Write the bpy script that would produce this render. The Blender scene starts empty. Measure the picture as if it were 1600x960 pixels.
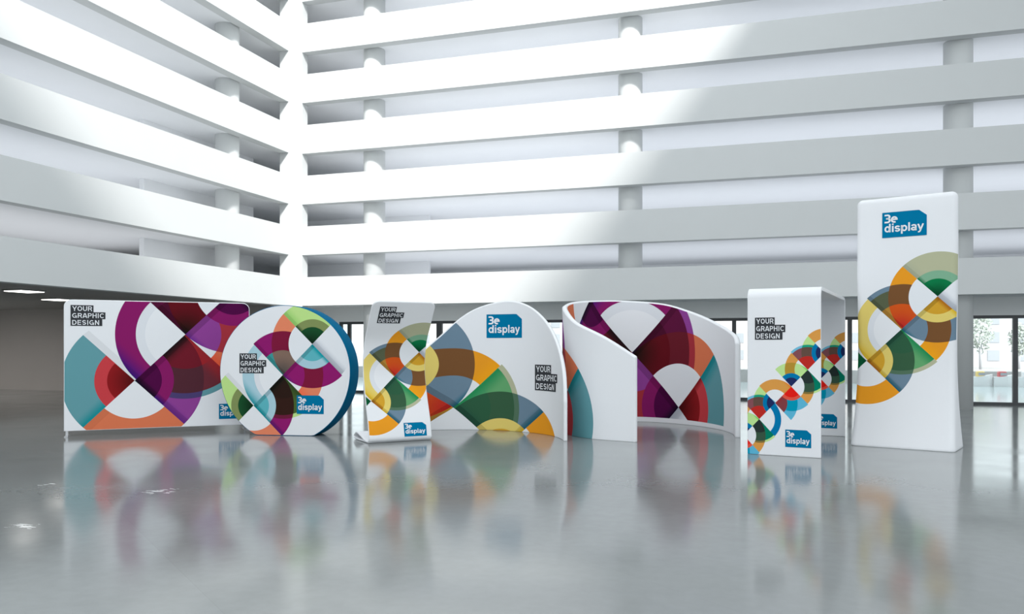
import bpy, bmesh, math, random
from mathutils import Vector, Matrix
random.seed(3)
C = bpy.context.scene.collection
sc = bpy.context.scene
PI = math.pi
def lin(c): return tuple((x/255/12.92 if x/255 <= .04045 else ((x/255+.055)/1.055)**2.4) for x in c)

# ------------------------------------------------------------------ camera
cam = bpy.data.objects.new('camera', bpy.data.cameras.new('camera')); C.objects.link(cam)
cam.location = (0, 0, 1.5); cam.rotation_euler = (PI/2, 0, 0)
cam.data.sensor_width = 36; cam.data.lens = 36*1275/1600
cam.data.shift_y = 61/1600; cam.data.clip_end = 500
sc.camera = cam

# ------------------------------------------------------------------ hall frame of reference (lx along right wall, ly into it)
ANG = math.atan2(-.3037, .9528)
HALL = Matrix.Translation((-6.54, 24.4, 0)) @ Matrix.Rotation(ANG, 4, 'Z')

# ------------------------------------------------------------------ world, sun, exposure
w = bpy.data.worlds.new('sky'); sc.world = w; w.use_nodes = True
bgn = w.node_tree.nodes['Background']
bgn.inputs[0].default_value = (.90, .95, .985, 1); bgn.inputs[1].default_value = 1.3
sd = (HALL.to_3x3() @ Vector((-.80, 1.10, -1))).normalized()
sun = bpy.data.objects.new('sun', bpy.data.lights.new('sun', 'SUN')); C.objects.link(sun)
sun.rotation_euler = sd.to_track_quat('-Z', 'Y').to_euler(); sun.location = (10, -10, 40)
sun.data.energy = 4.0; sun.data.angle = math.radians(6.5); sun.data.color = (1, .975, .94)
def area(name, loc, rot, sx, sy, energy, col=(1, 1, 1)):
    l = bpy.data.lights.new(name, 'AREA'); l.shape = 'RECTANGLE'; l.size = sx; l.size_y = sy; l.energy = energy; l.color = col
    o = bpy.data.objects.new(name, l); C.objects.link(o); o.matrix_world = HALL @ Matrix.Translation(loc) @ rot
    return o
vs = sc.view_settings
vs.view_transform = 'Standard'; vs.look = 'None'; vs.gamma = 1; vs.use_curve_mapping = False
# unseen area light added under the roof to brighten the display fronts
area('overhead_fill', (12, -27, 14.7), Matrix.Identity(4), 30, 9, 2600, (.95, .98, 1))
vs.exposure = 0.45

# ------------------------------------------------------------------ materials
def mat(name, col, rough=.6, noise=0, scale=6, spec=.5, metal=0, bump=0):
    m = bpy.data.materials.new(name); m.use_nodes = True
    nt = m.node_tree; b = nt.nodes['Principled BSDF']
    b.inputs['Base Color'].default_value = (*col, 1); b.inputs['Roughness'].default_value = rough
    b.inputs['Specular IOR Level'].default_value = spec; b.inputs['Metallic'].default_value = metal
    if noise or bump:
        tc = nt.nodes.new('ShaderNodeTexCoord'); n = nt.nodes.new('ShaderNodeTexNoise')
        n.inputs['Scale'].default_value = scale; n.inputs['Detail'].default_value = 4
        nt.links.new(tc.outputs['Object'], n.inputs['Vector'])
        if noise:
            r = nt.nodes.new('ShaderNodeMix'); r.data_type = 'RGBA'
            r.inputs[6].default_value = (*[c*(1-noise) for c in col], 1); r.inputs[7].default_value = (*[min(1, c*(1+noise)) for c in col], 1)
            nt.links.new(n.outputs['Fac'], r.inputs[0]); nt.links.new(r.outputs[2], b.inputs['Base Color'])
        if bump:
            bu = nt.nodes.new('ShaderNodeBump'); bu.inputs['Strength'].default_value = bump; bu.inputs['Distance'].default_value = .01
            nt.links.new(n.outputs['Fac'], bu.inputs['Height']); nt.links.new(bu.outputs[0], b.inputs['Normal'])
    return m
M = {}
M['plaster'] = mat('white_plaster', (.59, .612, .615), .7, .015, 2, .2)
M['gallery'] = mat('gallery_paint', (.86, .88, .90), .8, .015, 2, .1)
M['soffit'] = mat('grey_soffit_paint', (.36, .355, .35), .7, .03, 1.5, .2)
M['header'] = mat('window_header_paint', (.84, .86, .86), .7, .02, 2, .2)
M['room'] = mat('taupe_room_paint', (.40, .38, .365), .7, .05, .8, .2)
M['frame'] = mat('charcoal_window_metal', (.045, .05, .055), .4, .1, 8)
M['white_fabric'] = mat('white_stretch_fabric', (.78, .795, .82), .75, .008, 5, .2)
M['steel'] = mat('satin_steel', (.45, .46, .47), .3, .05, 20, .5, .9)
M['blue_side'] = mat('petrol_blue_fabric', lin((0, 98, 138)), .8, .03, 5, .04)
M['logo_blue'] = mat('print_blue', lin((0, 114, 157)), .8, .02, 6, .04)
M['caption_grey'] = mat('print_charcoal', lin((58, 60, 64)), .8, .03, 6, .04)
M['letter'] = mat('print_white', (.78, .80, .83), .75, .01, 6, .2)
M['water'] = mat('pale_river_water', (.50, .58, .59), .12, .08, .5)
M['quay'] = mat('pale_quay_stone', (.46, .44, .43), .8, .06, 1)
M['house_a'] = mat('pale_render', (.54, .50, .50), .8, .04, 1)
M['house_b'] = mat('grey_render', (.48, .48, .50), .8, .04, 1)
M['house_glass'] = mat('far_window_glass', (.38, .40, .43), .2, .1, 2)
M['leaf'] = mat('pale_green_leaves', (.42, .46, .41), .8, .3, 6)
M['car_white'] = mat('white_car_paint', (.8, .8, .8), .25, .01, 3)
M['car_yellow'] = mat('yellow_car_paint', (.8, .6, .2), .25, .01, 3)
M['car_red'] = mat('red_car_paint', (.6, .12, .12), .25, .01, 3)
M['tyre'] = mat('black_rubber', (.03, .03, .03), .8, .1, 9)
def emis(name, col, s):
    m = bpy.data.materials.new(name); m.use_nodes = True; nt = m.node_tree; b = nt.nodes['Principled BSDF']
    b.inputs['Emission Color'].default_value = (*col, 1); b.inputs['Emission Strength'].default_value = s
    return m
M['lamp'] = emis('lit_diffuser', (1, .97, .92), 2.4)
def glass():
    m = bpy.data.materials.new('window_glass'); m.use_nodes = True; nt = m.node_tree; nt.nodes.remove(nt.nodes['Principled BSDF'])
    out = nt.nodes['Material Output']; t = nt.nodes.new('ShaderNodeBsdfTransparent'); t.inputs[0].default_value = (.95, .985, .985, 1)
    g = nt.nodes.new('ShaderNodeBsdfGlossy'); g.inputs['Roughness'].default_value = .02
    f = nt.nodes.new('ShaderNodeFresnel'); f.inputs[0].default_value = 1.3
    mx = nt.nodes.new('ShaderNodeMixShader')
    nt.links.new(f.outputs[0], mx.inputs[0]); nt.links.new(t.outputs[0], mx.inputs[1]); nt.links.new(g.outputs[0], mx.inputs[2]); nt.links.new(mx.outputs[0], out.inputs[0])
    return m
M['glass'] = glass()
FLOOR_INV = HALL.inverted()
def floor_mat():
    m = bpy.data.materials.new('polished_concrete'); m.use_nodes = True; nt = m.node_tree; b = nt.nodes['Principled BSDF']
    N = nt.nodes.new; L = nt.links.new
    tc = N('ShaderNodeTexCoord')
    def noise(scale, det, stretch=(1, 1, 1)):
        mp = N('ShaderNodeMapping'); mp.inputs['Scale'].default_value = stretch; n = N('ShaderNodeTexNoise')
        n.inputs['Scale'].default_value = scale; n.inputs['Detail'].default_value = det
        L(tc.outputs['Object'], mp.inputs[0]); L(mp.outputs[0], n.inputs['Vector']); return n
    def ramp(src, a, ca, bb, cb):
        r = N('ShaderNodeValToRGB'); r.color_ramp.elements[0].position = a; r.color_ramp.elements[0].color = (*ca, 1)
        r.color_ramp.elements[1].position = bb; r.color_ramp.elements[1].color = (*cb, 1); L(src, r.inputs[0]); return r
    n1 = noise(.35, 6); n2 = noise(9, 8); n3 = noise(1.3, 5)
    c = ramp(n1.outputs['Fac'], .35, (.212, .226, .228), .65, (.25, .267, .267))
    # large poured bays, each of a slightly different grey
    br = N('ShaderNodeTexBrick'); mp = N('ShaderNodeMapping'); mp.inputs['Rotation'].default_value = (0, 0, -ANG+.35)
    br.inputs['Scale'].default_value = 1; br.inputs['Brick Width'].default_value = 3.6; br.inputs['Row Height'].default_value = 2.4
    br.inputs['Mortar Size'].default_value = .004; br.inputs['Color1'].default_value = (.93, .93, .93, 1); br.inputs['Color2'].default_value = (1.05, 1.05, 1.05, 1)
    br.inputs['Mortar'].default_value = (.9, .9, .9, 1)
    L(tc.outputs['Object'], mp.inputs[0]); L(mp.outputs[0], br.inputs['Vector'])
    mm = N('ShaderNodeMix'); mm.data_type = 'RGBA'; mm.blend_type = 'MULTIPLY'; mm.inputs[0].default_value = .6
    L(c.outputs[0], mm.inputs[6]); L(br.outputs['Color'], mm.inputs[7])
    m2 = N('ShaderNodeMix'); m2.data_type = 'RGBA'; m2.blend_type = 'MULTIPLY'; m2.inputs[0].default_value = .25
    s = ramp(n2.outputs['Fac'], .3, (.8, .8, .8), .7, (1.1, 1.1, 1.1))
    L(mm.outputs[2], m2.inputs[6]); L(s.outputs[0], m2.inputs[7])
    # pale marks: painted-in reflections of both ceiling lights, and one worn paint scuff
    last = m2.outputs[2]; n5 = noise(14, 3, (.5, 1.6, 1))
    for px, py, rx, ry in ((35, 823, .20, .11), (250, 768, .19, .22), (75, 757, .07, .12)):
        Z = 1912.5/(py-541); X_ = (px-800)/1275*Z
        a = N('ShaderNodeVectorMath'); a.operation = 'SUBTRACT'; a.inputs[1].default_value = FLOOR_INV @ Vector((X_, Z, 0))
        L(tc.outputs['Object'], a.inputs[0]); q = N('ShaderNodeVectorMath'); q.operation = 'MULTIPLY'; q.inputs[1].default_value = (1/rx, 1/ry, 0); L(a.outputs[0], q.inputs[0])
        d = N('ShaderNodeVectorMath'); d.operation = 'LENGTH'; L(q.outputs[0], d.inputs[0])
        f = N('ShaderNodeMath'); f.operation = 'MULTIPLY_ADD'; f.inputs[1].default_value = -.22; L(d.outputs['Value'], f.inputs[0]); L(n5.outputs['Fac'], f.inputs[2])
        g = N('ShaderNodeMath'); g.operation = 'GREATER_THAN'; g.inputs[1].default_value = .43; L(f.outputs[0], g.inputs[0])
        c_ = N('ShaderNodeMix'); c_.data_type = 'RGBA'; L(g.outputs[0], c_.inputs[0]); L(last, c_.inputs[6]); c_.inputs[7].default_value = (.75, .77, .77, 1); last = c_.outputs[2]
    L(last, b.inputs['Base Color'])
    rr = ramp(n3.outputs['Fac'], .3, (.095, .095, .095), .75, (.165, .165, .165)); L(rr.outputs[0], b.inputs['Roughness'])
    bu = N('ShaderNodeBump'); bu.inputs['Strength'].default_value = .025; bu.inputs['Distance'].default_value = .01
    n4 = noise(2.2, 3); L(n4.outputs['Fac'], bu.inputs['Height']); L(bu.outputs[0], b.inputs['Normal'])
    b.inputs['IOR'].default_value = 1.5
    return m
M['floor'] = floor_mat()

# ------------------------------------------------------------------ print artwork as node maths (flat print on fabric)
class X:                                   # tiny expression wrapper round Math nodes
    def __init__(s, nt, sock): s.nt, s.s = nt, sock
    def op(s, o, b):
        n = s.nt.nodes.new('ShaderNodeMath'); n.operation = o; s.nt.links.new(s.s, n.inputs[0])
        if isinstance(b, X): s.nt.links.new(b.s, n.inputs[1])
        else: n.inputs[1].default_value = b
        return X(s.nt, n.outputs[0])
    def __add__(s, b): return s.op('ADD', b)
    def __sub__(s, b): return s.op('SUBTRACT', b)
    def __mul__(s, b): return s.op('MULTIPLY', b)
    def __lt__(s, b): return s.op('LESS_THAN', b)
    def __gt__(s, b): return s.op('GREATER_THAN', b)
    def inv(s): return (s*-1.0)+1.0
    def abs(s): return s.op('ABSOLUTE', 0)
class Art:
    def __init__(s, name):
        s.g = bpy.data.node_groups.new(name, 'ShaderNodeTree')
        s.g.interface.new_socket('Vector', in_out='INPUT', socket_type='NodeSocketVector')
        s.g.interface.new_socket('Color', in_out='OUTPUT', socket_type='NodeSocketColor')
        gi = s.g.nodes.new('NodeGroupInput'); s.out = s.g.nodes.new('NodeGroupOutput')
        sp = s.g.nodes.new('ShaderNodeSeparateXYZ'); s.g.links.new(gi.outputs[0], sp.inputs[0]); s.vec = gi.outputs[0]
        s.x, s.y = X(s.g, sp.outputs[0]), X(s.g, sp.outputs[1])
        s.t = s.y-s.x; s.up = s.t > 0; s.dn = s.up.inv(); s.sv = s.x+s.y
        rgb = s.g.nodes.new('ShaderNodeRGB'); rgb.outputs[0].default_value = (.78, .795, .82, 1); s.c = rgb.outputs[0]
    def node(s, k):                          # a crossing at (k,k): its distance and half-plane
        n = s.g.nodes.new('ShaderNodeVectorMath'); n.operation = 'DISTANCE'
        sp = s.g.nodes.new('ShaderNodeCombineXYZ'); s.g.links.new(s.x.s, sp.inputs[0]); s.g.links.new(s.y.s, sp.inputs[1])
        s.g.links.new(sp.outputs[0], n.inputs[0]); n.inputs[1].default_value = (k, k, 0)
        d = X(s.g, n.outputs['Value']); e = s.sv-(2.0*k); a = e > 0
        ns = type('P', (), {})(); ns.d = d; ns.e = e.abs(); b = a.inv()
        ns.T = s.up*a; ns.L = s.up*b; ns.R = s.dn*a; ns.B = s.dn*b
        return ns
    def put(s, mask, col, col2=None, dist=None, wd=.5):
        m = s.g.nodes.new('ShaderNodeMix'); m.data_type = 'RGBA'; s.g.links.new(mask.s, m.inputs[0]); s.g.links.new(s.c, m.inputs[6])
        if col2:
            f = s.g.nodes.new('ShaderNodeMapRange'); f.interpolation_type = 'SMOOTHSTEP'; f.inputs[1].default_value = 0; f.inputs[2].default_value = wd
            s.g.links.new(dist.s, f.inputs[0])
            q = s.g.nodes.new('ShaderNodeMix'); q.data_type = 'RGBA'; s.g.links.new(f.outputs[0], q.inputs[0])
            q.inputs[6].default_value = (*lin(col2), 1); q.inputs[7].default_value = (*lin(col), 1); s.g.links.new(q.outputs[2], m.inputs[7])
        else: m.inputs[7].default_value = (*lin(col), 1)
        s.c = m.outputs[2]
    def tint(s, mask, f):
        m = s.g.nodes.new('ShaderNodeMix'); m.data_type = 'RGBA'; m.blend_type = 'MULTIPLY'; s.g.links.new(mask.s, m.inputs[0])
        s.g.links.new(s.c, m.inputs[6]); m.inputs[7].default_value = (f, f, f, 1); s.c = m.outputs[2]
    def done(s): s.g.links.new(s.c, s.out.inputs[0]); return s.g
W = (226, 229, 233)
def motif(name, p):
    A = Art(name); P1, P2, P3 = A.node(1), A.node(0), A.node(-1); at = A.t.abs()
    ring = lambda P, a, b: (P.d < b)*(P.d > a)
    # upper-left half
    A.put(P1.T*(P1.d < 1.38), p['outer'], p.get('outer2', p['outer']), P1.e, .5)
    A.put(P1.T*(P1.d < .80), p['ringA'], p['innerA'], P1.e, .18)
    A.put(P1.T*(P1.d < .55), p['innerA'], tuple(int(c*.55) for c in p['innerA']), P1.d, .6)
    A.put(P3.L*(P3.d < 1.38), p['outer'], p.get('outer2', p['outer']), at, .35)
    A.put(P3.L*(P3.d < .77), p['ringA'])
    A.put(P3.L*(P3.d < .53), p['innerA'], tuple(int(c*.6) for c in p['innerA']), P3.d, .6)
    A.put(P1.L*ring(P1, .8, 1.38), p['salmon'])
    A.put(P2.T*(P2.d < 1.42), p['main'], p['main2'], at, .35)
    A.put(P2.T*(P2.d < 1.27), p['T2'], p['T2b'], at, .45)
    A.put(P1.L*P2.T*(P1.d < 1.38)*(P2.d < 1.42), p['ov1'])
    A.put(P1.L*P2.T*(P1.d < 1.38)*(P2.d < 1.27), p.get('ovT', p['ov1']), p['ov1b'], P2.d, 1.0)
    A.put(P2.T*(P2.d < .80), p['Tl'], p['Tl2'], at, .4)
    A.put(P1.L*P2.T*(P1.d < 1.38)*(P2.d < .80), p['Tin'], p['Tin2'], P2.d, .7)
    A.put(P1.L*(P1.d < .8), W)
    A.put(P2.L*ring(P2, .98, 1.38), p['ringB'], p['ringB2'], P3.e, .6)
    A.put(P2.L*ring(P2, .80, .98), (219, 222, 227))
    # lower-right half
    A.put(P1.R*(P1.d < 1.38), W, (176, 182, 192), P1.e, .45)
    A.put(P2.R*ring(P2, .74, 1.37), p['salmon'], p['salmon2'], P2.e, .5)
    A.put(P1.B*ring(P1, .8, 1.42), p['main'], p['main2'], P2.e, .22)
    A.put(P1.B*P2.R*ring(P1, .8, 1.42)*ring(P2, .74, 1.37), p['ov1'])
    A.put(P1.B*(P1.d < .8), p['ringB'], p['ringB2'], P1.e, .22)
    A.put(P1.B*(P1.d < .55), p['innerB'], p['innerB2'], P1.e, .25)
    A.put(P2.B*(P2.d < 1.42), p['outer'])
    A.put(P2.B*(P2.d < 1.30), p['G'], p['G2'], P2.e, .5)
    A.put(P2.B*(P2.d < .76), p['Gi'], p['G2'], P2.e, .5)
    A.put(P3.B*ring(P3, .82, 1.38), p['salmon'])
    A.put(P3.R*ring(P3, .77, 1.38), p['main'], p['main2'], P3.e, .28)
    A.put(P3.R*P2.B*(P3.d < 1.38)*(P2.d < 1.42), p['ovRim'])
    A.put(P3.R*P2.B*(P3.d < 1.38)*(P2.d < 1.30), p['ovG'], p['ovG2'], at, .5)
    A.put(P3.R*P2.B*(P3.d < 1.38)*(P2.d < .76), p['ovGi'], p['ovG2'], at, .4)
    A.put(P3.R*(P3.d < .77), p['ringB'], p['ringB2'], P3.e, .22)
    A.put(P3.R*(P3.d < .53), p['innerB'], p['innerB2'], P3.e, .25)
    # printed fold strips beside the sector edges
    A.tint(A.dn*(at < .17)*(A.sv < 2.0)*(A.sv > -2.0), .70)
    A.tint(P3.B*(at < .20)*ring(P3, .82, 1.38), .90)
    A.tint(P3.R*(P3.e < .17)*(P3.d < 1.38), .80)
    A.tint(P2.T*(P2.e < .17)*(P2.d < 1.42)*(P1.d > .8), .74)
    A.tint(P1.T*(P1.e < .16)*(P1.d < 1.38), .86)
    A.tint(P3.T*(P3.e < .20)*(P3.d < 1.38), .88)
    A.tint(P1.R*(P1.e < .20)*(P1.d < 1.38), .88)
    return A.done()
PAL_A = dict(outer=(178, 180, 150), outer2=(168, 172, 148), ringA=(125, 172, 142), innerA=(12, 122, 72), salmon=(230, 152, 38), salmon2=(238, 160, 30),
    main=(108, 132, 150), main2=(40, 105, 125), T2=(88, 95, 72), T2b=(90, 100, 60), Tl=(178, 130, 55), Tl2=(205, 150, 40), ov1=(118, 80, 48), ov1b=(100, 66, 48),
    Tin=(206, 84, 30), Tin2=(190, 40, 38), ringB=(224, 202, 112), ringB2=(220, 180, 40), innerB=(208, 158, 48), innerB2=(176, 105, 25),
    G=(98, 162, 108), G2=(40, 140, 85), Gi=(92, 160, 112), ovG=(56, 92, 66), ovG2=(40, 84, 66), ovGi=(48, 92, 66), ovRim=(82, 112, 90))
PAL_C = dict(outer=(186, 221, 138), outer2=(150, 205, 110), ringA=(128, 142, 88), innerA=(26, 78, 44), salmon=(226, 132, 98), salmon2=(238, 112, 78),
    main=(142, 28, 106), main2=(104, 30, 116), T2=(140, 28, 106), T2b=(104, 30, 116), Tl=(60, 148, 148), Tl2=(30, 120, 120), ov1=(124, 26, 58), ov1b=(84, 24, 60),
    Tin=(128, 104, 92), Tin2=(78, 74, 72), ringB=(168, 202, 214), ringB2=(20, 152, 164), innerB=(92, 176, 186), innerB2=(0, 150, 160),
    G=(74, 100, 48), G2=(50, 74, 36), Gi=(76, 96, 44), ovG=(52, 30, 24), ovG2=(22, 24, 18), ovGi=(44, 28, 22), ovRim=(108, 30, 60))
PAL_D = dict(ovT=(104, 30, 42), outer=(98, 152, 160), outer2=(22, 138, 146), ringA=(196, 64, 70), innerA=(142, 28, 32), salmon=(216, 118, 82), salmon2=(226, 90, 60),
    main=(142, 66, 146), main2=(112, 48, 140), T2=(92, 22, 60), T2b=(44, 22, 90), Tl=(74, 16, 44), Tl2=(26, 20, 40), ov1=(166, 52, 62), ov1b=(92, 26, 40),
    Tin=(96, 18, 28), Tin2=(30, 20, 16), ringB=(134, 28, 98), ringB2=(62, 24, 120), innerB=(78, 10, 66), innerB2=(30, 12, 40),
    G=(106, 46, 56), G2=(150, 40, 46), Gi=(166, 36, 42), ovG=(82, 42, 52), ovG2=(40, 24, 28), ovGi=(112, 28, 42), ovRim=(76, 64, 112))
def chain(name):
    A = Art(name)
    ring = lambda P, a, b: (P.d < b)*(P.d > a)
    lime, blue, navy = (188, 222, 146), (0, 116, 168), (32, 44, 92)
    orange, red, brown, cyan, teal = (216, 152, 74), (186, 44, 38), (120, 62, 66), (92, 178, 210), (0, 148, 178)
    for b in (0, -3):
        c0, B, a, c, d = A.node(b+1), A.node(b), A.node(b-1), A.node(b-2), A.node(b-3)
        if b == 0: A.put(c0.T*ring(c0, .8, 1.41), orange)
        A.put(c0.L*(c0.d < 1.38), lime)
        A.put(B.T*(B.d < 1.47), (110, 186, 214)); A.put(B.T*c0.L*(B.d < 1.47)*(c0.d < 1.38), (24, 152, 120))
        A.put(B.T*(B.d < 1.33), (132, 78, 84)); A.put(B.T*c0.L*(B.d < 1.33)*(c0.d < 1.38), (100, 76, 66))
        A.put(B.T*(B.d < .80), red)
        A.put(c0.L*(c0.d < .77), blue); A.put(c0.L*(c0.d < .52), navy)
        A.put(B.L*ring(B, .8, 1.4), orange)
        A.put(a.T*(a.d < 1.41), lime, (120, 205, 84), A.t.abs(), .35) if b == 9 else A.put(a.T*(a.d < 1.41), lime)
        A.put(B.L*a.T*ring(B, .8, 1.4)*(a.d < 1.41), (178, 140, 52))
        A.put(B.L*a.T*(B.d < .8)*(a.d < 1.41), (186, 222, 146), (90, 205, 60), B.e, .22)
        A.put(a.T*(a.d < .79), blue); A.put(a.T*(a.d < .53), navy)
        A.put(c.T*ring(c, .8, 1.41), orange, (222, 120, 40), a.e, .3)
        A.put(a.R*ring(a, .8, 1.4), orange)
        A.put(B.B*(B.d < 1.42), lime); A.put(B.B*(B.d < 1.30), (0, 122, 96))
        A.put(B.B*a.R*ring(a, .8, 1.4)*(B.d < 1.42), (128, 112, 60))
        A.put(B.B*a.R*ring(a, .8, 1.4)*(B.d < 1.30), (56, 84, 66)); A.put(B.B*a.R*ring(a, .8, 1.4)*(B.d < .8), (40, 52, 50))
        A.put(a.R*(a.d < .8), W)
        A.put(a.B*(a.d < 1.45), cyan); A.put(c.R*ring(c, .76, 1.39), cyan)
        A.put(a.B*c.R*(a.d < 1.45)*ring(c, .76, 1.39), teal)
        A.put(c.R*(c.d < .76), (128, 62, 66), (150, 50, 54), A.t.abs(), .4)
        A.put(a.B*(a.d < .82), (224, 84, 66)); A.put(a.B*(a.d < .64), (228, 30, 22))
        A.put(d.R*ring(d, .98, 1.38), blue)
        A.put(c.L*(c.d < 1.38)*d.T, lime)
    # the lower repeat's first crossing lies over the upper repeat's last
    B, c0 = A.node(-3), A.node(-2)
    A.put(B.T*(B.d < 1.47), (110, 186, 214)); A.put(B.T*c0.L*(B.d < 1.47)*(c0.d < 1.38), (24, 152, 120))
    A.put(B.T*(B.d < 1.33), (132, 78, 84)); A.put(B.T*c0.L*(B.d < 1.33)*(c0.d < 1.38), (100, 76, 66))
    A.put(B.T*(B.d < .80), red)
    A.put(c0.L*(c0.d < .77), blue); A.put(c0.L*(c0.d < .52), navy)
    return A.done()
GA, GC, GD, GK = motif('print_amber', PAL_A), motif('print_lime', PAL_C), motif('print_plum', PAL_D), chain('print_chain')
def print_mat(name, group, origin, sx, sy, rot=0):
    """UV in metres -> motif units: origin is the middle crossing, sx/sy the spacing, rot turns the motif"""
    m = bpy.data.materials.new(name); m.use_nodes = True; nt = m.node_tree; b = nt.nodes['Principled BSDF']
    b.inputs['Roughness'].default_value = .8; b.inputs['Specular IOR Level'].default_value = .06
    uv = nt.nodes.new('ShaderNodeUVMap'); uv.uv_map = 'UVMap'
    a = nt.nodes.new('ShaderNodeMapping'); a.inputs['Location'].default_value = (-origin[0]/sx, -origin[1]/sy, 0); a.inputs['Scale'].default_value = (1/sx, 1/sy, 1)
    r = nt.nodes.new('ShaderNodeMapping'); r.inputs['Rotation'].default_value = (0, 0, -rot)
    g = nt.nodes.new('ShaderNodeGroup'); g.node_tree = group
    nt.links.new(uv.outputs[0], a.inputs[0]); nt.links.new(a.outputs[0], r.inputs[0]); nt.links.new(r.outputs[0], g.inputs[0]); nt.links.new(g.outputs[0], b.inputs['Base Color'])
    return m

# ------------------------------------------------------------------ object helpers
def link(name, me, parent=None, label=None, cat=None, group=None, kind=None):
    o = bpy.data.objects.new(name, me); C.objects.link(o)
    if parent: o.parent = parent
    if label: o['label'] = label
    if cat: o['category'] = cat
    if group: o['group'] = group
    if kind: o['kind'] = kind
    return o
def mesh(name, vs_, fs, mats, mi=None, uv=None, smooth=False):
    me = bpy.data.meshes.new(name); me.from_pydata([tuple(v) for v in vs_], [], fs)
    for m in mats: me.materials.append(m)
    if mi: me.polygons.foreach_set('material_index', mi)
    if smooth: me.polygons.foreach_set('use_smooth', [True]*len(fs))
    if uv:
        l = me.uv_layers.new(name='UVMap'); k = 0
        for p in me.polygons:
            for li, vi in zip(p.loop_indices, p.vertices): l.data[li].uv = uv(p.index, vi)
    me.update(); return me
class MB:
    def __init__(s): s.v = []; s.f = []
    def box(s, x0, x1, y0, y1, z0, z1):
        n = len(s.v); s.v += [(x, y, z) for z in (z0, z1) for y in (y0, y1) for x in (x0, x1)]
        s.f += [[n+i for i in q] for q in ((0, 2, 3, 1), (4, 5, 7, 6), (0, 1, 5, 4), (2, 6, 7, 3), (0, 4, 6, 2), (1, 3, 7, 5))]; return s
    def cyl(s, x, y, r, z0, z1, n=32, axis='z'):
        b = len(s.v)
        for z in (z0, z1):
            for i in range(n):
                a = 2*PI*i/n; p = (x+r*math.cos(a), y+r*math.sin(a), z)
                s.v.append(p if axis == 'z' else (p[2], p[0], p[1]) if axis == 'x' else (p[0], p[2], p[1]))
        for i in range(n): j = (i+1) % n; s.f.append([b+i, b+j, b+n+j, b+n+i])
        s.f.append([b+i for i in range(n)][::-1]); s.f.append([b+n+i for i in range(n)]); return s
    def make(s, name, m, parent=None, bevel=0, smooth=False, **k):
        me = mesh(name, s.v, s.f, [m]); o = link(name, me, parent, **k)
        if smooth:
            me.polygons.foreach_set('use_smooth', [len(p.vertices) == 4 for p in me.polygons])
        if bevel:
            b = o.modifiers.new('bevel', 'BEVEL'); b.width = bevel; b.segments = 2; b.limit_method = 'ANGLE'
        return o
def hall_at(px, lx=None, ly=None):         # where the sight line of a column meets the row it stands in
    c, n = .9528, .3037; q = (px-800)/1275
    if lx is None: return (q*(24.4+c*ly)+6.54-n*ly)/(c+n*q)
    return (q*(24.4-n*lx)+6.54-c*lx)/(n-c*q)
def hallroot(name, kind='structure'):
    o = link(name, None, kind=kind); o.matrix_world = HALL; return o
def hall(o): o.matrix_world = HALL; return o

# ------------------------------------------------------------------ the hall
me = MB().box(-60, 60, -12, 60, -.3, 0)
# interior floor: everything on the hall side of the window wall
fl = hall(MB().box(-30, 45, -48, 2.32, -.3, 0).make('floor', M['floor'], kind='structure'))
B0, PER, BH = 2.7, 1.51, .848
wr = hallroot('wall_right'); wl = hallroot('wall_left')
for k in range(8):
    z = B0+PER*k
    MB().box(.3, 30, 0, .3, z, z+BH).make('parapet', M['plaster'], wr)
    MB().box(-.3, 0, -32, -.25, z, z+BH).make('parapet', M['plaster'], wl)
    MB().box(-7, 30, .3, 7, z+.05, z+.35).make('gallery_slab', M['gallery'], wr)
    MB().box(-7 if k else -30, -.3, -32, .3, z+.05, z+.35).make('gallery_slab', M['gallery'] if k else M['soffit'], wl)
    if k < 7:                                # fill lights added out of sight behind each parapet, brightening the gallery ceiling
        area('gallery_fill', (15.6, 2.9, z+.5), Matrix.Rotation(PI, 4, 'X'), 29, 4.4, (120, 140, 138, 130, 122, 114, 106)[k], (.93, .955, 1))
        area('gallery_fill', (-2.9, -17.2, z+.5), Matrix.Rotation(PI, 4, 'X'), 4.4, 29, (170, 130, 120, 112, 105, 100, 92)[k], (.95, .97, 1))
    if k < 8:
        MB().box(-7, 30, 6.6, 6.8, z+.35, z+(1.36 if k else 1.56)).make('gallery_sill', M['gallery'], wr)
        MB().box(-7, -6.8, -32, 6, z+.35, z+1.36).make('gallery_sill', M['gallery'], wl)
        MB().box(-1.75, -1.6, hall_at(225, lx=-1.6), .3, z+.35, z+1.56).make('gallery_partition', M['gallery'], wl)
        MB().box(-2.6, 3.0, 3.2, 3.35, z+.35, z+1.56).make('gallery_partition', M['gallery'], wr)
# corner pier
hall(MB().box(-.3, .3, 0, .3, 0, 14.8).box(-.3, 0, -.25, 0, 0, 14.8).make('trim_1', M['plaster'], kind='structure'))
# round columns
COLR = [hall_at(585, ly=.64), hall_at(985, ly=.64), hall_at(1497, ly=.64)]; COLR.append(COLR[2]+8)
COLL = [hall_at(355, lx=-.64)]; COLL += [COLL[0]-8*i for i in (1, 2, 3)]
for lx in COLR:
    MB().cyl(lx, .64, .32, 0, 14.8, 40).make('column', M['plaster'], wr, smooth=True)
for ly in COLL:
    MB().cyl(-.64, ly, .32, 0, 14.8, 40).make('column', M['plaster'], wl, smooth=True)
# roof with the big square rooflight that lets the sun onto the corner
X2, Y1, R0 = 17.1, -18.5, 14.8
rf = MB().box(-7, 45, Y1, 7, R0, R0+.2); rf.v = []; rf.f = []
rf.box(-7, 45, -48, Y1, R0, R0+.2).box(X2, 45, Y1, 7, R0, R0+.2).box(-7, X2, -.5, 7, R0, R0+.2).box(-7, .5, Y1, -.5, R0, R0+.2)
hall(rf.make('ceiling', M['plaster'], kind='structure'))
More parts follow.
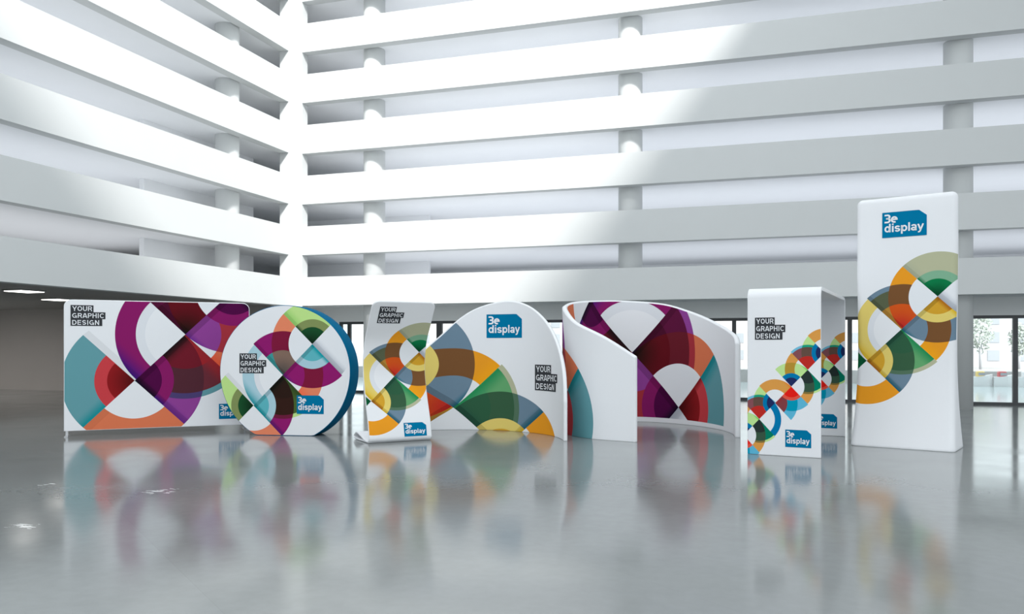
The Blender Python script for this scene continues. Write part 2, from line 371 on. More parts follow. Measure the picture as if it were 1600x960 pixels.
# ground storey: taupe room on the left, glazed wall on the right
GW = 2.2
hall(MB().box(-30, -1, .3, .5, 0, 2.75).make('wall_back', M['room'], kind='structure'))
hall(MB().box(-18.2, -18, -32, .3, 0, 2.75).make('wall_far_left', M['room'], kind='structure'))
hall(MB().box(-1.0, 30, GW, GW+.12, 2.28, 2.75).box(-1.0, .3, GW, GW+.12, 0, 2.28).make('trim_2', M['header'], kind='structure'))
wx = lambda px: hall_at(px, ly=GW)
E1 = wx(1497); E0 = wx(985); bay = wx(1587)-E1
for wn, (x0, x1, mull) in enumerate(((.3, wx(686), [wx(545)]), (wx(686), E0, [wx(762), wx(850)]), (E0, E1, [wx(1072), wx(1147), wx(1235), wx(1328), wx(1410)]), (E1, E1+4*bay, [E1+bay, E1+2*bay, E1+3*bay]))):
    r = hallroot('window_%d' % (wn+1))
    f = MB(); f.box(x0, x1, GW, GW+.1, 2.20, 2.28).box(x0, x1, GW, GW+.1, 0, .07).box(x0, x0+.09, GW, GW+.1, .07, 2.2).box(x1-.09, x1, GW, GW+.1, .07, 2.2)
    f.make('window_frame', M['frame'], r)
    ed = [x0]+mull+[x1]
    for x in mull: MB().box(x-.055, x+.055, GW, GW+.1, .07, 2.2).make('mullion', M['frame'], r)
    for a, b in zip(ed, ed[1:]): MB().box(a+.05, b-.05, GW+.045, GW+.055, .07, 2.2).make('pane', M['glass'], r)
    if wn == 3: hall(MB().box(x1, 30, GW, GW+.12, 0, 2.28).make('trim_4', M['header'], kind='structure'))

# ------------------------------------------------------------------ surfaces
def catmull(P, n=40):
    P = [Vector(p) for p in P]; Q = [2*P[0]-P[1]]+P+[2*P[-1]-P[-2]]; out = []
    for i in range(len(P)-1):
        p0, p1, p2, p3 = Q[i:i+4]; t1 = (p1-p0).length**.5; t2 = t1+(p2-p1).length**.5; t3 = t2+(p3-p2).length**.5
        for j in range(n):
            t = t1+(t2-t1)*j/n
            A1 = (t1-t)/t1*p0+t/t1*p1; A2 = (t2-t)/(t2-t1)*p1+(t-t1)/(t2-t1)*p2; A3 = (t3-t)/(t3-t2)*p2+(t-t2)/(t3-t2)*p3
            B1 = (t2-t)/t2*A1+t/t2*A2; B2 = (t3-t)/(t3-t1)*A2+(t-t1)/(t3-t1)*A3
            out.append((t2-t)/(t2-t1)*B1+(t-t1)/(t2-t1)*B2)
    out.append(P[-1]); return out
class Path:
    def __init__(s, pts, n=40, smooth=True):
        s.p = catmull(pts, n) if smooth else [Vector(p) for p in pts]; s.d = [0]
        for a, b in zip(s.p, s.p[1:]): s.d.append(s.d[-1]+(b-a).length)
        s.L = s.d[-1]
    def at(s, t):
        import bisect
        i = min(max(bisect.bisect_right(s.d, t)-1, 0), len(s.p)-2)
        return s.p[i]+(s.p[i+1]-s.p[i])*((t-s.d[i])/(s.d[i+1]-s.d[i]))
def normal(S, u, v, e=.004):
    a = S(u+e, v)-S(u-e, v); b = S(u, v+e)-S(u, v-e); return a.cross(b).normalized()
def sheet(name, S, us, vt, nv, t, mats, front_mat, back_mat, parent, org, uvf=None, vb=0.0, uvb=None, flip=False):
    """thick sheet over S(u,v): grid front and back plus a rounded rim; vt(u) gives the top edge"""
    nu = len(us); V = []; UV = []; ee = .012
    def row(u):
        top = vt(u); inn = [ee+(1-2*ee/(max(top-vb, .05))*1)*0]; h = top-vb
        if h < .06: return [vb+h*j/(nv-1) for j in range(nv)]
        return [vb, vb+ee]+[vb+ee+(h-2*ee)*j/(nv-3) for j in range(1, nv-3)]+[top-ee, top]
    G = [[(u, v) for v in row(u)] for u in us]
    sg = -1 if flip else 1
    for side in (1, -1):
        for c in G:
            for (u, v) in c:
                V.append(S(u, v)+normal(S, u, v)*(t/2*side*sg)-org); UV.append((u, v))
    F = []; MI = []
    def idx(i, j, s): return (0 if s == 1 else nu*nv)+i*nv+j
    for i in range(nu-1):
        for j in range(nv-1):
            q = [idx(i, j, 1), idx(i+1, j, 1), idx(i+1, j+1, 1), idx(i, j+1, 1)]; F.append(q[::-1] if flip else q)
            MI.append(front_mat(us[i], G[i][j][1]) if callable(front_mat) else front_mat)
            q = [idx(i, j, -1), idx(i, j+1, -1), idx(i+1, j+1, -1), idx(i+1, j, -1)]; F.append(q[::-1] if flip else q)
            MI.append(back_mat(us[i], G[i][j][1]) if callable(back_mat) else back_mat)
    rim = [(i, 0) for i in range(nu)]+[(nu-1, j) for j in range(1, nv)]+[(i, nv-1) for i in range(nu-2, -1, -1)]+[(0, j) for j in range(nv-2, 0, -1)]
    mid = []
    for k, (i, j) in enumerate(rim):
        a, b = V[idx(i, j, 1)], V[idx(i, j, -1)]; n = (a-b).normalized()
        p, q = rim[k-1], rim[(k+1) % len(rim)]
        tg = V[idx(*q, 1)]-V[idx(*p, 1)]; out = tg.cross(n).normalized()*(1 if not flip else -1)
        o = (a+b)/2+out*t*.32
        if o.z+org.z < .001: o.z = .001-org.z
        mid.append(len(V)); V.append(o); UV.append(G[i][j])
    wm = len(mats)-1
    for k, (i, j) in enumerate(rim):
        k2 = (k+1) % len(rim); i2, j2 = rim[k2]
        q1 = [idx(i, j, 1), mid[k], mid[k2], idx(i2, j2, 1)]; q2 = [mid[k], idx(i, j, -1), idx(i2, j2, -1), mid[k2]]
        for q in (q1, q2): F.append(q[::-1] if flip else q); MI.append(wm)
    nf = nu*nv
    def uv(pi, vi):
        u, v = UV[vi]
        if vi >= nf and uvb: return uvb(u, v)
        return uvf(u, v) if uvf else (u, v)
    return link(name, mesh(name, V, F, mats, MI, uv, True), parent)
def spaced(a, b, n, e=.012): return [a, a+e]+[a+e+(b-a-2*e)*i/(n-1) for i in range(1, n-1)]+[b-e, b]

# lettering: heavy grotesque strokes, cap height 1
def arc(cx, cy, rx, ry, a0, a1, n=12): return [(cx+rx*math.cos(math.radians(a0+(a1-a0)*i/n)), cy+ry*math.sin(math.radians(a0+(a1-a0)*i/n))) for i in range(n+1)]
GLY = {
 'Y': (.78, [[(.06, 1), (.39, .40)], [(.72, 1), (.39, .40)], [(.39, .46), (.39, 0)]]),
 'O': (.86, [arc(.43, .5, .32, .41, 0, 360, 24)]),
 'U': (.78, [[(.12, 1), (.12, .36)]+arc(.39, .36, .27, .265, 180, 360)+[(.66, 1)]]),
 'R': (.78, [[(.12, 0), (.12, 1)], [(.12, .905), (.46, .905)]+arc(.46, .69, .19, .215, 90, -90)+[(.12, .475)], [(.45, .47), (.63, .2), (.66, 0)]]),
 'G': (.86, [arc(.43, .5, .32, .41, 48, 345, 20), [(.44, .43), (.80, .43)], [(.735, .50), (.735, 0)]]),
 'A': (.78, [[(.06, 0), (.345, .98)], [(.435, .98), (.72, 0)], [(.17, .27), (.61, .27)], [(.34, .905), (.44, .905)]]),
 'P': (.72, [[(.12, 0), (.12, 1)], [(.12, .905), (.44, .905)]+arc(.44, .68, .18, .225, 90, -90)+[(.12, .455)]]),
 'H': (.78, [[(.12, 0), (.12, 1)], [(.66, 0), (.66, 1)], [(.12, .52), (.66, .52)]]),
 'I': (.32, [[(.16, 0), (.16, 1)]]),
 'C': (.82, [arc(.43, .5, .32, .41, 42, 318, 20)]),
 'D': (.80, [[(.12, 0), (.12, 1)], [(.12, .905), (.37, .905)]+arc(.37, .5, .30, .405, 90, -90, 14)+[(.12, .095)]]),
 'E': (.70, [[(.12, 0), (.12, 1)], [(.12, .905), (.64, .905)], [(.12, .52), (.60, .52)], [(.12, .095), (.65, .095)]]),
 'S': (.74, [arc(.37, .7025, .235, .2025, 15, 270, 14)[:-1]+arc(.37, .2975, .235, .2025, 90, -165, 14)]),
 'N': (.78, [[(.12, 0), (.12, 1)], [(.16, .93), (.62, .07)], [(.66, 0), (.66, 1)]]),
 '3': (.56, [[(.0, .905), (.27, .905)]+arc(.27, .71, .19, .195, 90, -90)+[(.14, .515)], [(.2, .515), (.27, .515)]+arc(.27, .305, .20, .21, 90, -90)+[(.0, .095)]]),
 'e': (.62, [arc(.31, .37, .225, .285, 6, 300, 18), [(.09, .40), (.62, .40)]]),
 'd': (.66, [arc(.29, .37, .205, .285, 0, 360, 20), [(.53, 0), (.53, 1)]]),
 'i': (.28, [[(.14, 0), (.14, .73)], [(.14, .85), (.14, 1)]]),
 's': (.58, [arc(.29, .512, .19, .142, 15, 270, 12)[:-1]+arc(.29, .228, .19, .142, 90, -165, 12)]),
 'p': (.66, [[(.12, -.27), (.12, .73)], [*arc(.36, .37, .205, .285, 0, 360, 20)]]),
 'l': (.28, [[(.14, 0), (.14, 1)]]),
 'a': (.62, [arc(.29, .50, .19, .155, 165, 0, 10)+[(.48, .12), (.52, 0)], arc(.27, .215, .185, .135, 0, 360, 16)]),
 'y': (.60, [[(.06, .73), (.30, .03)], [(.54, .73), (.30, .06), (.24, -.12), (.16, -.185), (.05, -.185)]]),
}
def text2d(s, x0, y0, h, width=None, wt=.15, tr=.07):
    """vertices and quads of a word; stretched to width if given"""
    adv = 0; V = []; F = []
    for ch in s:
        a, strokes = GLY[ch]; wd = wt
        for st in strokes:
            n = len(st); closed = n > 3 and abs(st[0][0]-st[-1][0])+abs(st[0][1]-st[-1][1]) < 1e-6; b = len(V)
            for i, (x, y) in enumerate(st):
                p = st[i-1] if i else (st[-2] if closed else st[0]); q = st[i+1] if i < n-1 else (st[1] if closed else st[-1])
                dx, dy = q[0]-p[0], q[1]-p[1]; l = math.hypot(dx, dy) or 1; nx, ny = -dy/l, dx/l
                V.append((adv+x+nx*wd/2, y+ny*wd/2)); V.append((adv+x-nx*wd/2, y-ny*wd/2))
            for i in range(n-1): F.append([b+2*i+1, b+2*i+3, b+2*i+2, b+2*i])
        adv += a+tr
    x_lo = min(v[0] for v in V); x_hi = max(v[0] for v in V); sx = (width/(x_hi-x_lo)) if width else h
    return [(x0+(x-x_lo)*sx, y0+y*h) for x, y in V], F
def place2d(name, V2, F, S, off, m, parent, org, mir=1, label=None):
    V = [S(x, y)+normal(S, x, y)*off-org for x, y in V2]
    if mir < 0: F = [f[::-1] for f in F]
    return link(name, mesh(name, V, F, [m]), parent, label=label)
def grid2d(x0, y0, x1, y1, nx, ny, cut=0):
    V = [(x0+(x1-x0)*i/nx, y0+(y1-y0)*j/ny) for i in range(nx+1) for j in range(ny+1)]
    F = [[i*(ny+1)+j, (i+1)*(ny+1)+j, (i+1)*(ny+1)+j+1, i*(ny+1)+j+1] for i in range(nx) for j in range(ny)]
    return V, F
def logo(S, x, y, wd, ht, parent, org, off):
    """blue plate with clipped top right corner; x,y is its lower left"""
    V, F = [], []
    cx, cy = x+wd*.83, y+ht*.78; nx = 12
    for i in range(nx+1):
        px = x+wd*i/nx; top = y+ht if px <= cx else y+ht-(px-cx)/(x+wd-cx)*(y+ht-cy)
        for j in range(5): V.append((px, y+(top-y)*j/4))
    for i in range(nx):
        for j in range(4): F.append([i*5+j, (i+1)*5+j, (i+1)*5+j+1, i*5+j+1])
    lp = place2d('logo_panel', V, F, S, off, M['logo_blue'], parent, org)
    a, f = text2d('3e', x+wd*.055, y+ht*.575, ht*.345, wd*.30, .185, .02)
    b, g = text2d('display', x+wd*.055, y+ht*.21, ht*.335, wd*.885, .165, .025)
    f = f+[[k+len(a) for k in q] for q in g]
    place2d('lettering', a+b, f, S, off+.003, M['letter'], lp, org)
def caption(S, x, ytop, wd, ht, parent, org, off):
    """three stepped dark bars, x,ytop is the upper left"""
    r = ht/3; V, F = [], []
    for k, fr in enumerate((.654, 1.0, .908)):
        a, f = grid2d(x, ytop-r*(k+1), x+wd*fr, ytop-r*k, 6, 1); F += [[q+len(V) for q in p] for p in f]; V += a
    cp = place2d('caption_panel', V, F, S, off, M['caption_grey'], parent, org)
    V, F = [], []
    for k, (s, fr) in enumerate((('YOUR', .565), ('GRAPHIC', .905), ('DESIGN', .77))):
        a, f = text2d(s, x+wd*.048, ytop-r*(k+1)+r*.15, r*.70, wd*fr); F += [[q+len(V) for q in p] for p in f]; V += a
    place2d('lettering', V, F, S, off+.003, M['letter'], cp, org)
def root(name, loc, label, cat):
    o = link(name, None, None, label, cat); o.location = loc; return o, Vector(loc)
def plane_S(o, ang):
    c, s = math.cos(ang), math.sin(ang); return lambda u, v: Vector((o[0]+u*c, o[1]+u*s, v))
def prism(name, outline, S, n, t, bev, mats, parent, org, z_uv=True):
    """flat panel: outline in (u,v), front cap printed, sides another material, soft edges"""
    k = len(outline); V = []; UV = []
    cx = sum(p[0] for p in outline)/k; cy = sum(p[1] for p in outline)/k
    def inset(d):
        r = []
        for i in range(k):
            p, q = outline[i-1], outline[(i+1) % k]; tx, ty = q[0]-p[0], q[1]-p[1]; l = math.hypot(tx, ty)
            r.append((outline[i][0]-ty/l*d, outline[i][1]+tx/l*d))
        return r
    for d, y in ((bev, 0), (bev*.3, bev*.3), (0, bev), (0, t-bev), (bev*.3, t-bev*.3), (bev, t)):
        for u, v in inset(d): V.append(S(u, v)-n*y-org); UV.append((u, v))
    F = [list(range(k))]; MI = [0]
    for r in range(5):
        for i in range(k):
            j = (i+1) % k; F.append([r*k+j, r*k+i, (r+1)*k+i, (r+1)*k+j]); MI.append(1)
    F.append([5*k+i for i in range(k)][::-1]); MI.append(2)
    me = mesh(name, V, F, mats, MI, lambda pi, vi: UV[vi], True)
    for p in me.polygons:
        if len(p.vertices) > 4: p.use_smooth = False
    return link(name, me, parent)

# ------------------------------------------------------------------ 1 straight backdrop wall
A1 = math.radians(24.1); o1 = (-7.40, 13.468)
S1 = plane_S(o1, A1); n1 = Vector((math.sin(A1), -math.cos(A1), 0))
r1, g1 = root('backdrop_wall', (-6.06, 14.07, 0), 'straight wide fabric backdrop wall on thin metal feet, plum and teal print, leftmost display', 'display wall')
def rrect(x0, y0, x1, y1, r, n=8):
    out = []
    for cx, cy, a in ((x0+r, y0+r, 180), (x1-r, y0+r, 270), (x1-r, y1-r, 0), (x0+r, y1-r, 90)):
        out += [(cx+r*math.cos(math.radians(a+90*i/n)), cy+r*math.sin(math.radians(a+90*i/n))) for i in range(n+1)]
    return out
def mixed(x0, y0, x1, y1, rt):
    out = [(x0, y0), ((x0+x1)/2, y0), (x1, y0)]
    for cx, cy, a in ((x1-rt, y1-rt, 0), (x0+rt, y1-rt, 90)):
        out += [(cx+rt*math.cos(math.radians(a+90*i/8)), cy+rt*math.sin(math.radians(a+90*i/8))) for i in range(9)]
    return out
pm1 = print_mat('plum_wall_print', GD, (1.866, 1.702), .80, .79)
prism('panel', mixed(0, .09, 2.94, 2.272, .12), S1, n1, .06, .012, [pm1, M['white_fabric'], M['white_fabric']], r1, g1)
caption(S1, .10, 2.18, .518, .345, r1, g1, .003)
logo(S1, 2.418, .205, .43, .27, r1, g1, .003)
def onplane(mb, o, ang): # rotate a local builder (x along panel, y depth) into world
    c, s = math.cos(ang), math.sin(ang); mb.v = [(o[0]+x*c-y*s, o[1]+x*s+y*c, z) for x, y, z in mb.v]; return mb
for u in (.045, 2.86):
    p = onplane(MB().box(u-.018, u+.018, .015, .045, .012, .10), o1, A1); p.v = [tuple(Vector(v)-g1) for v in p.v]; p.make('post', M['steel'], r1)
    p = onplane(MB().box(u-.03, u+.03, -.16, .22, 0, .014), o1, A1); p.v = [tuple(Vector(v)-g1) for v in p.v]; p.make('foot', M['steel'], r1, bevel=.003)

# ------------------------------------------------------------------ 2 round display
A2 = math.radians(-8); o2 = (-3.78, 13.65); S2 = plane_S(o2, A2); n2 = Vector((math.sin(A2), -math.cos(A2), 0))
r2, g2 = root('round_display', (-3.72, 13.87, 0), 'big round white display with petrol blue rim standing on its flattened edge', 'display')
oc = []
for i in range(120):
    a = 2*PI*i/120; x = 1.148*math.cos(a)-.03; z = 1.077+(1.107 if math.sin(a) > 0 else 1.2)*math.sin(a); oc.append((x, max(z, .0)))
oc2 = [oc[0]]
for p in oc[1:]:
    if not (p[1] == 0 and oc2[-1][1] == 0 and False): oc2.append(p)
pm2 = print_mat('lime_round_print', GC, (-.058, 1.015), .517, .517)
prism('body', oc2, S2, n2, .43, .01, [pm2, M['blue_side'], M['white_fabric']], r2, g2)
caption(S2, -.824, 1.376, .475, .335, r2, g2, .003)
logo(S2, .189, .367, .471, .31, r2, g2, .003)

# ------------------------------------------------------------------ 3 S-curve banner
A3 = math.radians(28); o3 = (-2.186, 12.5)
prof = [(-.78, .06), (-.66, .115), (-.45, .085), (-.22, .03), (-.06, .02), (0.0, .055), (-.008, .12), (-.05, .30), (-.2, .72), (-.295, 1.15), (-.22, 1.55), (-.02, 1.88), (.18, 2.18)]
P3 = Path(prof, 24)
# arc length at the front foot (0,.055) so that print heights count from the floor there
i0 = 24*5; foot = P3.d[i0]-.06
def S3(u, s):
    p, z = P3.at(s); return Vector((o3[0]+u*math.cos(A3)+p*math.sin(A3), o3[1]+u*math.sin(A3)-p*math.cos(A3), z))
r3, g3 = root('wave_banner', (-1.65, 12.95, 0), 'narrow S-curved banner with an amber print and a rolled foot, beside the round display', 'banner')
W3 = 1.02
def vt3(u):
    d = min(u, W3-u); r = .1
    return P3.L-(r-math.sqrt(max(0, r*r-(r-d)**2)) if d < r else 0)
us3 = [0, .006, .015, .03, .05, .075, .1]+[.1+.82*i/6 for i in range(1, 6)]+[.92, .945, .97, .99, 1.005, 1.014, 1.02]
pm3 = print_mat('amber_wave_print', GA, (.497, 1.062+foot), .416, .392)
sheet('panel', S3, us3, vt3, 110, .03, [pm3, M['white_fabric']], 0, 1, r3, g3, vb=0)
# folded underside of the foot: returns under the sheet to close the roll
prof_b = Path([(-.78, .06), (-.76, .03), (-.6, .017), (-.3, .017), (-.04, .017)], 12)
def S3b(u, s):
    p, z = prof_b.at(s); return Vector((o3[0]+u*math.cos(A3)+p*math.sin(A3), o3[1]+u*math.sin(A3)-p*math.cos(A3), z))
sheet('foot', S3b, spaced(0, W3, 4), lambda u: prof_b.L, 24, .026, [M['white_fabric']], 0, 0, r3, g3)
S3d = lambda u, v: S3(u, v+foot)
caption(S3d, .125, 2.275, .41, .30, r3, g3, .0185)
logo(S3d, .565, .085, .375, .215, r3, g3, .0185)

# ------------------------------------------------------------------ 4 arched curved wall
R4, c4 = 1.734, (-.8917, 12.909); a40, L4 = math.radians(126), 3.873
def S4(u, v):
    a = a40-u/R4; return Vector((c4[0]+R4*math.cos(a), c4[1]+R4*math.sin(a), v))
r4, g4 = root('arch_wall', (-.5, 14.4, 0), 'arch-topped curved wall with slate, amber and green print, between wave banner and spiral wall', 'display wall')
out4 = [(0, 0), (.0, .9), (.12, 1.1), (.35, 1.37), (.718, 1.683), (1.016, 1.951), (1.27, 2.12), (1.576, 2.232), (1.961, 2.284), (2.315, 2.214), (2.736, 1.991), (3.157, 1.641), (3.508, 1.262), (3.72, .99), (3.873, .62)]
def interp(x, P):
    if x <= P[0][0]: return P[0][1]
    for (a, b), (c, d) in zip(P, P[1:]):
        if x <= c: return b+(d-b)*(x-a)/(c-a) if c > a else d
    return P[-1][1]
tp = Path([(x, y) for x, y in out4[1:]], 20)
tops = [(p.x, p.y) for p in tp.p]
us4 = [0, .01]+[.01+(L4-.1)*i/60 for i in range(1, 61)]+[L4-.07, L4-.045, L4-.025, L4-.01, L4]
us4 = sorted(set(us4))
e4 = [(0, -.55), (.664, -.155), (.927, 0), (1.83, .775), (2.36, 1.23), (3.2, 1.775), (3.9, 2.23)]
eP = Path(e4, 12); e4s = [(p.x, p.y) for p in eP.p]
pm4 = print_mat('amber_arch_print', GA, (0, .398), .775, .775, PI/2)
sheet('panel', S4, us4, lambda u: interp(u, tops), 40, .06, [pm4, M['white_fabric']], 0, 1, r4, g4, uvf=lambda u, v: (interp(u, e4s), v))
logo(S4, 1.54, 1.643, .722, .42, r4, g4, .033)
caption(S4, 2.575, 1.181, .744, .44, r4, g4, .033)

# ------------------------------------------------------------------ 5 spiral curved wall
pts5 = [(1.93, 12.74), (1.31, 13.2), (1.0, 13.75), (.93, 14.4), (1.15, 15.2), (1.7, 16.0), (2.45, 16.2), (3.0, 15.93), (3.5, 15.3), (3.76, 14.6), (3.8, 13.9), (3.7, 13.37)]
P5 = Path(pts5, 30); L5 = P5.L
def S5(u, v):
    p = P5.at(u); return Vector((p.x, p.y, v))
r5, g5 = root('spiral_wall', (2.4, 14.5, 0), 'tall white wrap-around booth wall, plum print inside, its top sloping down to both ends', 'display wall')
top5 = [(p.x, p.y) for p in Path([(0, 1.32), (.6, 1.655), (1.228, 1.883), (1.779, 2.109), (2.7, 2.27), (3.53, 2.346), (4.38, 2.376), (5.247, 2.301), (5.872, 2.137), (6.894, 1.831), (7.6, 1.66), (L5, 1.54)], 10).p]
top5 = [(a, b) for a, b in top5]
us5 = spaced(0, L5, 110)
pi5 = print_mat('plum_spiral_print', GD, (4.602, 1.372), 1.02, 1.05, -PI/2)
po5 = print_mat('plum_outer_print', GD, (-1.974-.9, .253+.9), .9, .9, -PI/2)
sheet('panel', S5, us5, lambda u: interp(u, top5), 30, .085, [pi5, po5, M['white_fabric']], lambda u, v: 2 if v < .03 else 0, lambda u, v: 1 if u < 2.6 else 2, r5, g5, uvb=lambda u, v: (-u, v))

# ------------------------------------------------------------------ 6 gate
A6 = math.radians(-28); o6 = (3.281, 11.356); W6, D6, H6 = .962, 2.95, 2.274
pr6 = [(0, 0), (0, H6-.11)]+[(.11-.11*math.cos(math.radians(a)), H6-.11+.11*math.sin(math.radians(a))) for a in range(9, 90, 9)]+[(.11, H6), (D6-.11, H6)]
pr6 += [(D6-.11+.11*math.sin(math.radians(a)), H6-.11+.11*math.cos(math.radians(a))) for a in range(9, 90, 9)]+[(D6, H6-.11), (D6, 0)]
P6 = Path(pr6, smooth=False)
def pos6(u, q, z): return Vector((o6[0]+u*math.cos(A6)-q*math.sin(A6), o6[1]+u*math.sin(A6)+q*math.cos(A6), z))
def S6(u, s):
    q, z = P6.at(s); return pos6(u, q, z)
r6, g6 = root('gate_display', tuple(pos6(W6/2, D6/2, 0)), 'white two-legged gate with a chain of small coloured circles, beside the tall tower', 'display gate')
LB = H6-.11
p6a = print_mat('chain_front_print', GK, (.796, 1.18), .2117, .2297)
p6b = print_mat('chain_inner_print', GK, (.796, 1.18), .2117, .2297)
def rows6(): 
    out = [0, .012]+[.012+(LB-.012)*i/10 for i in range(1, 11)]; a = P6.d
    return sorted(set([round(x, 5) for x in out+a+[P6.L-LB+LB*i/10 for i in range(11)]+[P6.L-.012]]))
R6 = rows6()
def gate_sheet():
    us = spaced(0, W6, 6); t = .05; V = []; UV = []; nv = len(R6); nu = len(us)
    for side in (1, -1):
        for u in us:
            for s in R6:
                n = normal(S6, u, min(max(s, .005), P6.L-.005)); V.append(S6(u, s)+n*(t/2*side)-g6); UV.append((u, S6(u, s).z))
    F = []; MI = []; ix = lambda i, j, sd: (0 if sd == 1 else nu*nv)+i*nv+j
    for i in range(nu-1):
        for j in range(nv-1):
            F.append([ix(i, j, 1), ix(i+1, j, 1), ix(i+1, j+1, 1), ix(i, j+1, 1)]); MI.append(0 if R6[j] < LB-.01 else 2)
            F.append([ix(i, j, -1), ix(i, j+1, -1), ix(i+1, j+1, -1), ix(i+1, j, -1)]); MI.append(1 if R6[j] > P6.L-LB-.01 else 2)
    for i, fl_ in ((0, True), (nu-1, False)):
        for j in range(nv-1):
            q = [ix(i, j, 1), ix(i, j, -1), ix(i, j+1, -1), ix(i, j+1, 1)]; F.append(q[::-1] if fl_ else q); MI.append(2)
    for j, fl_ in ((0, False), (nv-1, True)):
        for i in range(nu-1):
            q = [ix(i, j, 1), ix(i, j, -1), ix(i+1, j, -1), ix(i+1, j, 1)]; F.append(q[::-1] if fl_ else q); MI.append(2)
    me = mesh('panel', V, F, [p6a, p6b, M['white_fabric']], MI, lambda pi, vi: UV[vi], True)
    o = link('panel', me, r6); b = o.modifiers.new('bevel', 'BEVEL'); b.width = .008; b.segments = 2; b.limit_method = 'ANGLE'; b.angle_limit = math.radians(50)
    o.modifiers.new('wn', 'WEIGHTED_NORMAL')
gate_sheet()
S6f = lambda u, v: pos6(u, 0, v)
S6b = lambda u, v: pos6(u, D6, v)
caption(S6f, .103, 1.892, .404, .305, r6, g6, .028)
logo(S6f, .506, .128, .335, .237, r6, g6, .028)
logo(S6b, .506, .128, .335, .237, r6, g6, .028)

# ------------------------------------------------------------------ 7 tall tower
A7 = math.radians(-36.72); c7 = (5.907, 12.223)
def pos7(u, q, z): return Vector((c7[0]+u*math.cos(A7)-q*math.sin(A7), c7[1]+u*math.sin(A7)+q*math.cos(A7), z))
r7, g7 = root('tower_display', (c7[0], c7[1], 0), 'tallest white tower with flared base and amber circles print, rightmost display', 'display tower')
def lev7(z):
    f = max(0, 1-z/1.5); f = f*f*.75+.25*max(0, 1-z/3.7)
    return .682+(.69-.682)*z/3.745-.02*math.sin(PI*min(z/2.6, 1))+.012*f*2, .092+.33*f
ZT = 3.745
zs = [0, .012]+[.04+.12*i for i in range(30)]+[3.66]
def ring7(hw, hd, z, r):
    r = min(r, hd*.9); out = []
    for cx, cy, a in ((hw-r, -hd+r, -90), (hw-r, hd-r, 0), (-hw+r, hd-r, 90), (-hw+r, -hd+r, 180)):
        for i in range(6): t = math.radians(a+90*i/5); out.append((cx+r*math.cos(t), cy+r*math.sin(t), z))
    return out
rings = []
for z in zs:
    hw, hd = lev7(z)
    if z == 0: hw -= .008; hd -= .008
    rings.append(ring7(hw, hd, z, .09))
hw, hd = lev7(3.66)
for k in range(1, 6):
    a = k*PI/2/5; rr = .085; rings.append(ring7(hw-rr*(1-math.cos(a)), hd-min(rr, hd*.85)*(1-math.cos(a)), 3.66+rr*math.sin(a), .08))
n7 = 24; V = []; UV = []; F = []; MI = []
for rg in rings:
    for x, y, z in rg: V.append(pos7(x, y, z)-g7); UV.append((x, z))
for r in range(len(rings)-1):
    for i in range(n7):
        j = (i+1) % n7; F.append([r*n7+i, r*n7+j, (r+1)*n7+j, (r+1)*n7+i])
        MI.append(0 if (i in (23, 22, 21, 20, 19, 0, 1, 2, 3, 4)) else 1)
F.append(list(range(n7))[::-1]); MI.append(1); F.append([(len(rings)-1)*n7+i for i in range(n7)]); MI.append(1)
pm7 = print_mat('amber_tower_print', GA, (-.042, 1.749), .4825, .4735)
link('body', mesh('body', V, F, [pm7, M['white_fabric']], MI, lambda pi, vi: UV[vi], True), r7)
S7 = lambda u, v: pos7(u, -lev7(v)[1], v)
logo(S7, -.314, 3.129, .609, .381, r7, g7, .006)

# ------------------------------------------------------------------ ceiling lights in the taupe room
def ceil_light(px, py, ln, label):
    Z = 1.2*1275/(py-541)*-1; X = (px-800)/1275*Z
    o = link('ceiling_light', None, None, label, 'light', 'square lights in the low ceiling'); o.location = (X, Z, 2.75); o.rotation_euler = (0, 0, ANG)
    MB().box(-ln-.03, ln+.03, -.33, .33, -.03, 0).make('housing', M['steel'], o, bevel=.008)
    MB().box(-ln, ln, -.3, .3, -.045, -.03).make('diffuser', M['lamp'], o, bevel=.005)
ceil_light(38, 457, .25, 'lit square ceiling light at the far left, nearer one of two')
ceil_light(92, 470, .27, 'lit square ceiling light above the corner of the backdrop wall, farther one of two')
for lx in (-9.5, -13.0):                     # fill lights without fixtures, added left of the view to lift the taupe room
    area('room_fill', (lx, -5.5, 2.7), Matrix.Identity(4), .5, .6, 130, (1, .96, .91))

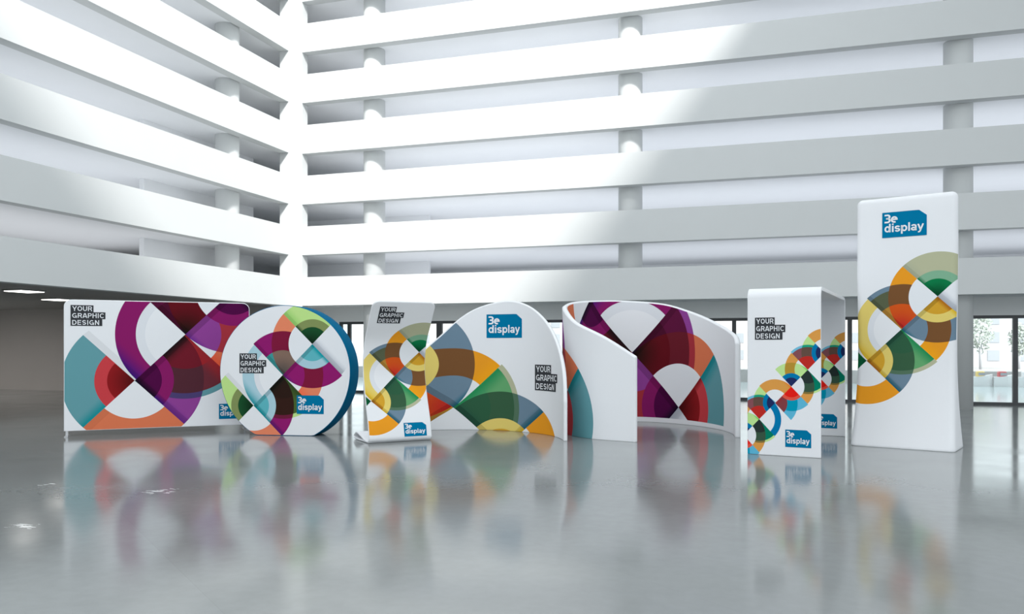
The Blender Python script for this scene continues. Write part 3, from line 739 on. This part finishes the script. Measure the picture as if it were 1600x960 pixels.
# ------------------------------------------------------------------ outside: pavement, river, quay, boats, houses
hall(MB().box(-40, 70, 2.32, 3.4, -.3, -.02).make('trim_3', M['quay'], kind='structure'))
hall(MB().box(-60, 90, 3.4, 20, -.4, -.25).make('river', M['water'], kind='structure'))
hall(MB().box(-60, 120, 20, 20.5, -.5, .35).box(-60, 120, 20.5, 160, -.5, .3).make('quay', M['quay'], kind='structure'))
def houses():
    x = -12
    for i, (wd, ht, m, lab) in enumerate(((9, 2.9, 'house_a', 'pale pink-grey house across the river, seen left of the wave banner'),
            (10, 3.5, 'house_b', 'grey house across the river, seen between wave banner and arch wall'),
            (11, 3.0, 'house_a', 'low pale house across the river, seen between arch wall and spiral wall'),
            (12, 3.6, 'house_b', 'tall grey house across the river, seen between spiral wall and gate'),
            (13, 2.8, 'house_a', 'wide low pale house across the river, seen beside the tall tower'),
            (14, 3.7, 'house_b', 'tall grey house across the river behind the rightmost window'))):
        o = link('far_house', None, None, lab, 'house', 'houses across the river'); o.matrix_world = HALL @ Matrix.Translation((x+wd/2, 32, .3))
        MB().box(-wd/2, wd/2, 0, 6, 0, ht).make('wall', M[m], o); MB().box(-wd/2-.1, wd/2+.1, -.15, 6.1, ht, ht+.15).make('roof', M['quay'], o)
        n = int(wd/1.3); wm = None
        for r in range(int(ht/1.1)):
            for c in range(n):
                if wm is None: wm = MB().box(-.3, .3, -.03, .02, 0, .6).make('window', M['house_glass'], o)
                else: w_ = wm.copy(); C.objects.link(w_); wm_ = w_
                (wm if (r == 0 and c == 0) else w_).location = (-wd/2+(c+.5)*wd/n, 0, .35+r*1.05)
        x += wd+.6
houses()
def boat(px, ln, m, label):
    lx = hall_at(px, ly=18.6)
    o = link('moored_boat', None, None, label, 'boat', 'boats moored along the quay'); o.matrix_world = HALL @ Matrix.Translation((lx, 18.6, -.25))
    V = []; n = 9
    for i in range(n):
        x = -ln/2+ln*i/(n-1); b = .26*(1-max(0, (i-4)/4.6)**2); z = .42+.12*(i/(n-1))**2
        V += [(x, -b, z), (x, -b*.6, -.05), (x, b*.6, -.05), (x, b, z)]
    F = [[4*i+j, 4*i+4+j, 4*i+5+j, 4*i+1+j] for i in range(n-1) for j in range(3)]+[[4*i+3, 4*i+7, 4*i+4, 4*i] for i in range(n-1)]+[[0, 1, 2, 3], [4*n-1, 4*n-2, 4*n-3, 4*n-4]]
    link('hull', mesh('hull', V, F, [M['car_white']]), o)
    MB().box(-ln*.28, ln*.12, -.17, .17, .40, .66).make('cabin', M[m], o, bevel=.05); MB().box(-ln*.2, ln*.13, -.175, .175, .48, .6).make('cabin_window', M['house_glass'], o)
boat(1534, .8, 'car_yellow', 'small white boat with yellow cabin moored by the quay, left part of the rightmost window')
boat(1568, .8, 'car_red', 'small white boat with red cabin moored by the quay, near the window mullion')
boat(1606, .8, 'car_white', 'small all-white boat moored by the quay at the right edge of the picture')
def tree(lx, ly, h, label):
    o = link('quay_tree', None, None, label, 'tree', 'trees along the quay'); o.matrix_world = HALL @ Matrix.Translation((lx, ly, .3))
    MB().cyl(0, 0, .07, 0, h*.55, 10).make('trunk', M['house_b'], o, smooth=True)
    V = []; F = []
    for i in range(420):
        a = random.uniform(0, 2*PI); t = random.uniform(-1, 1); r = random.uniform(.3, 1)**.5; rr = math.sqrt(1-t*t)
        c = Vector((rr*math.cos(a)*h*.2*r, rr*math.sin(a)*h*.2*r, h*.65+t*r*h*.38)); d = Vector((random.gauss(0, 1), random.gauss(0, 1), random.gauss(0, 1))).normalized()*.1; e = d.orthogonal().normalized()*.06
        b = len(V); V += [c-d, c+e, c+d, c-e]; F.append([b, b+1, b+2, b+3])
    f = link('foliage', mesh('foliage', V, F, [M['leaf']]), o, kind='stuff')
tree(hall_at(1532, ly=26), 26, 3.0, 'slim tree on the far quay at the left of the rightmost window')
tree(hall_at(1592, ly=27), 27, 2.4, 'smaller tree on the far quay just right of the window mullion')
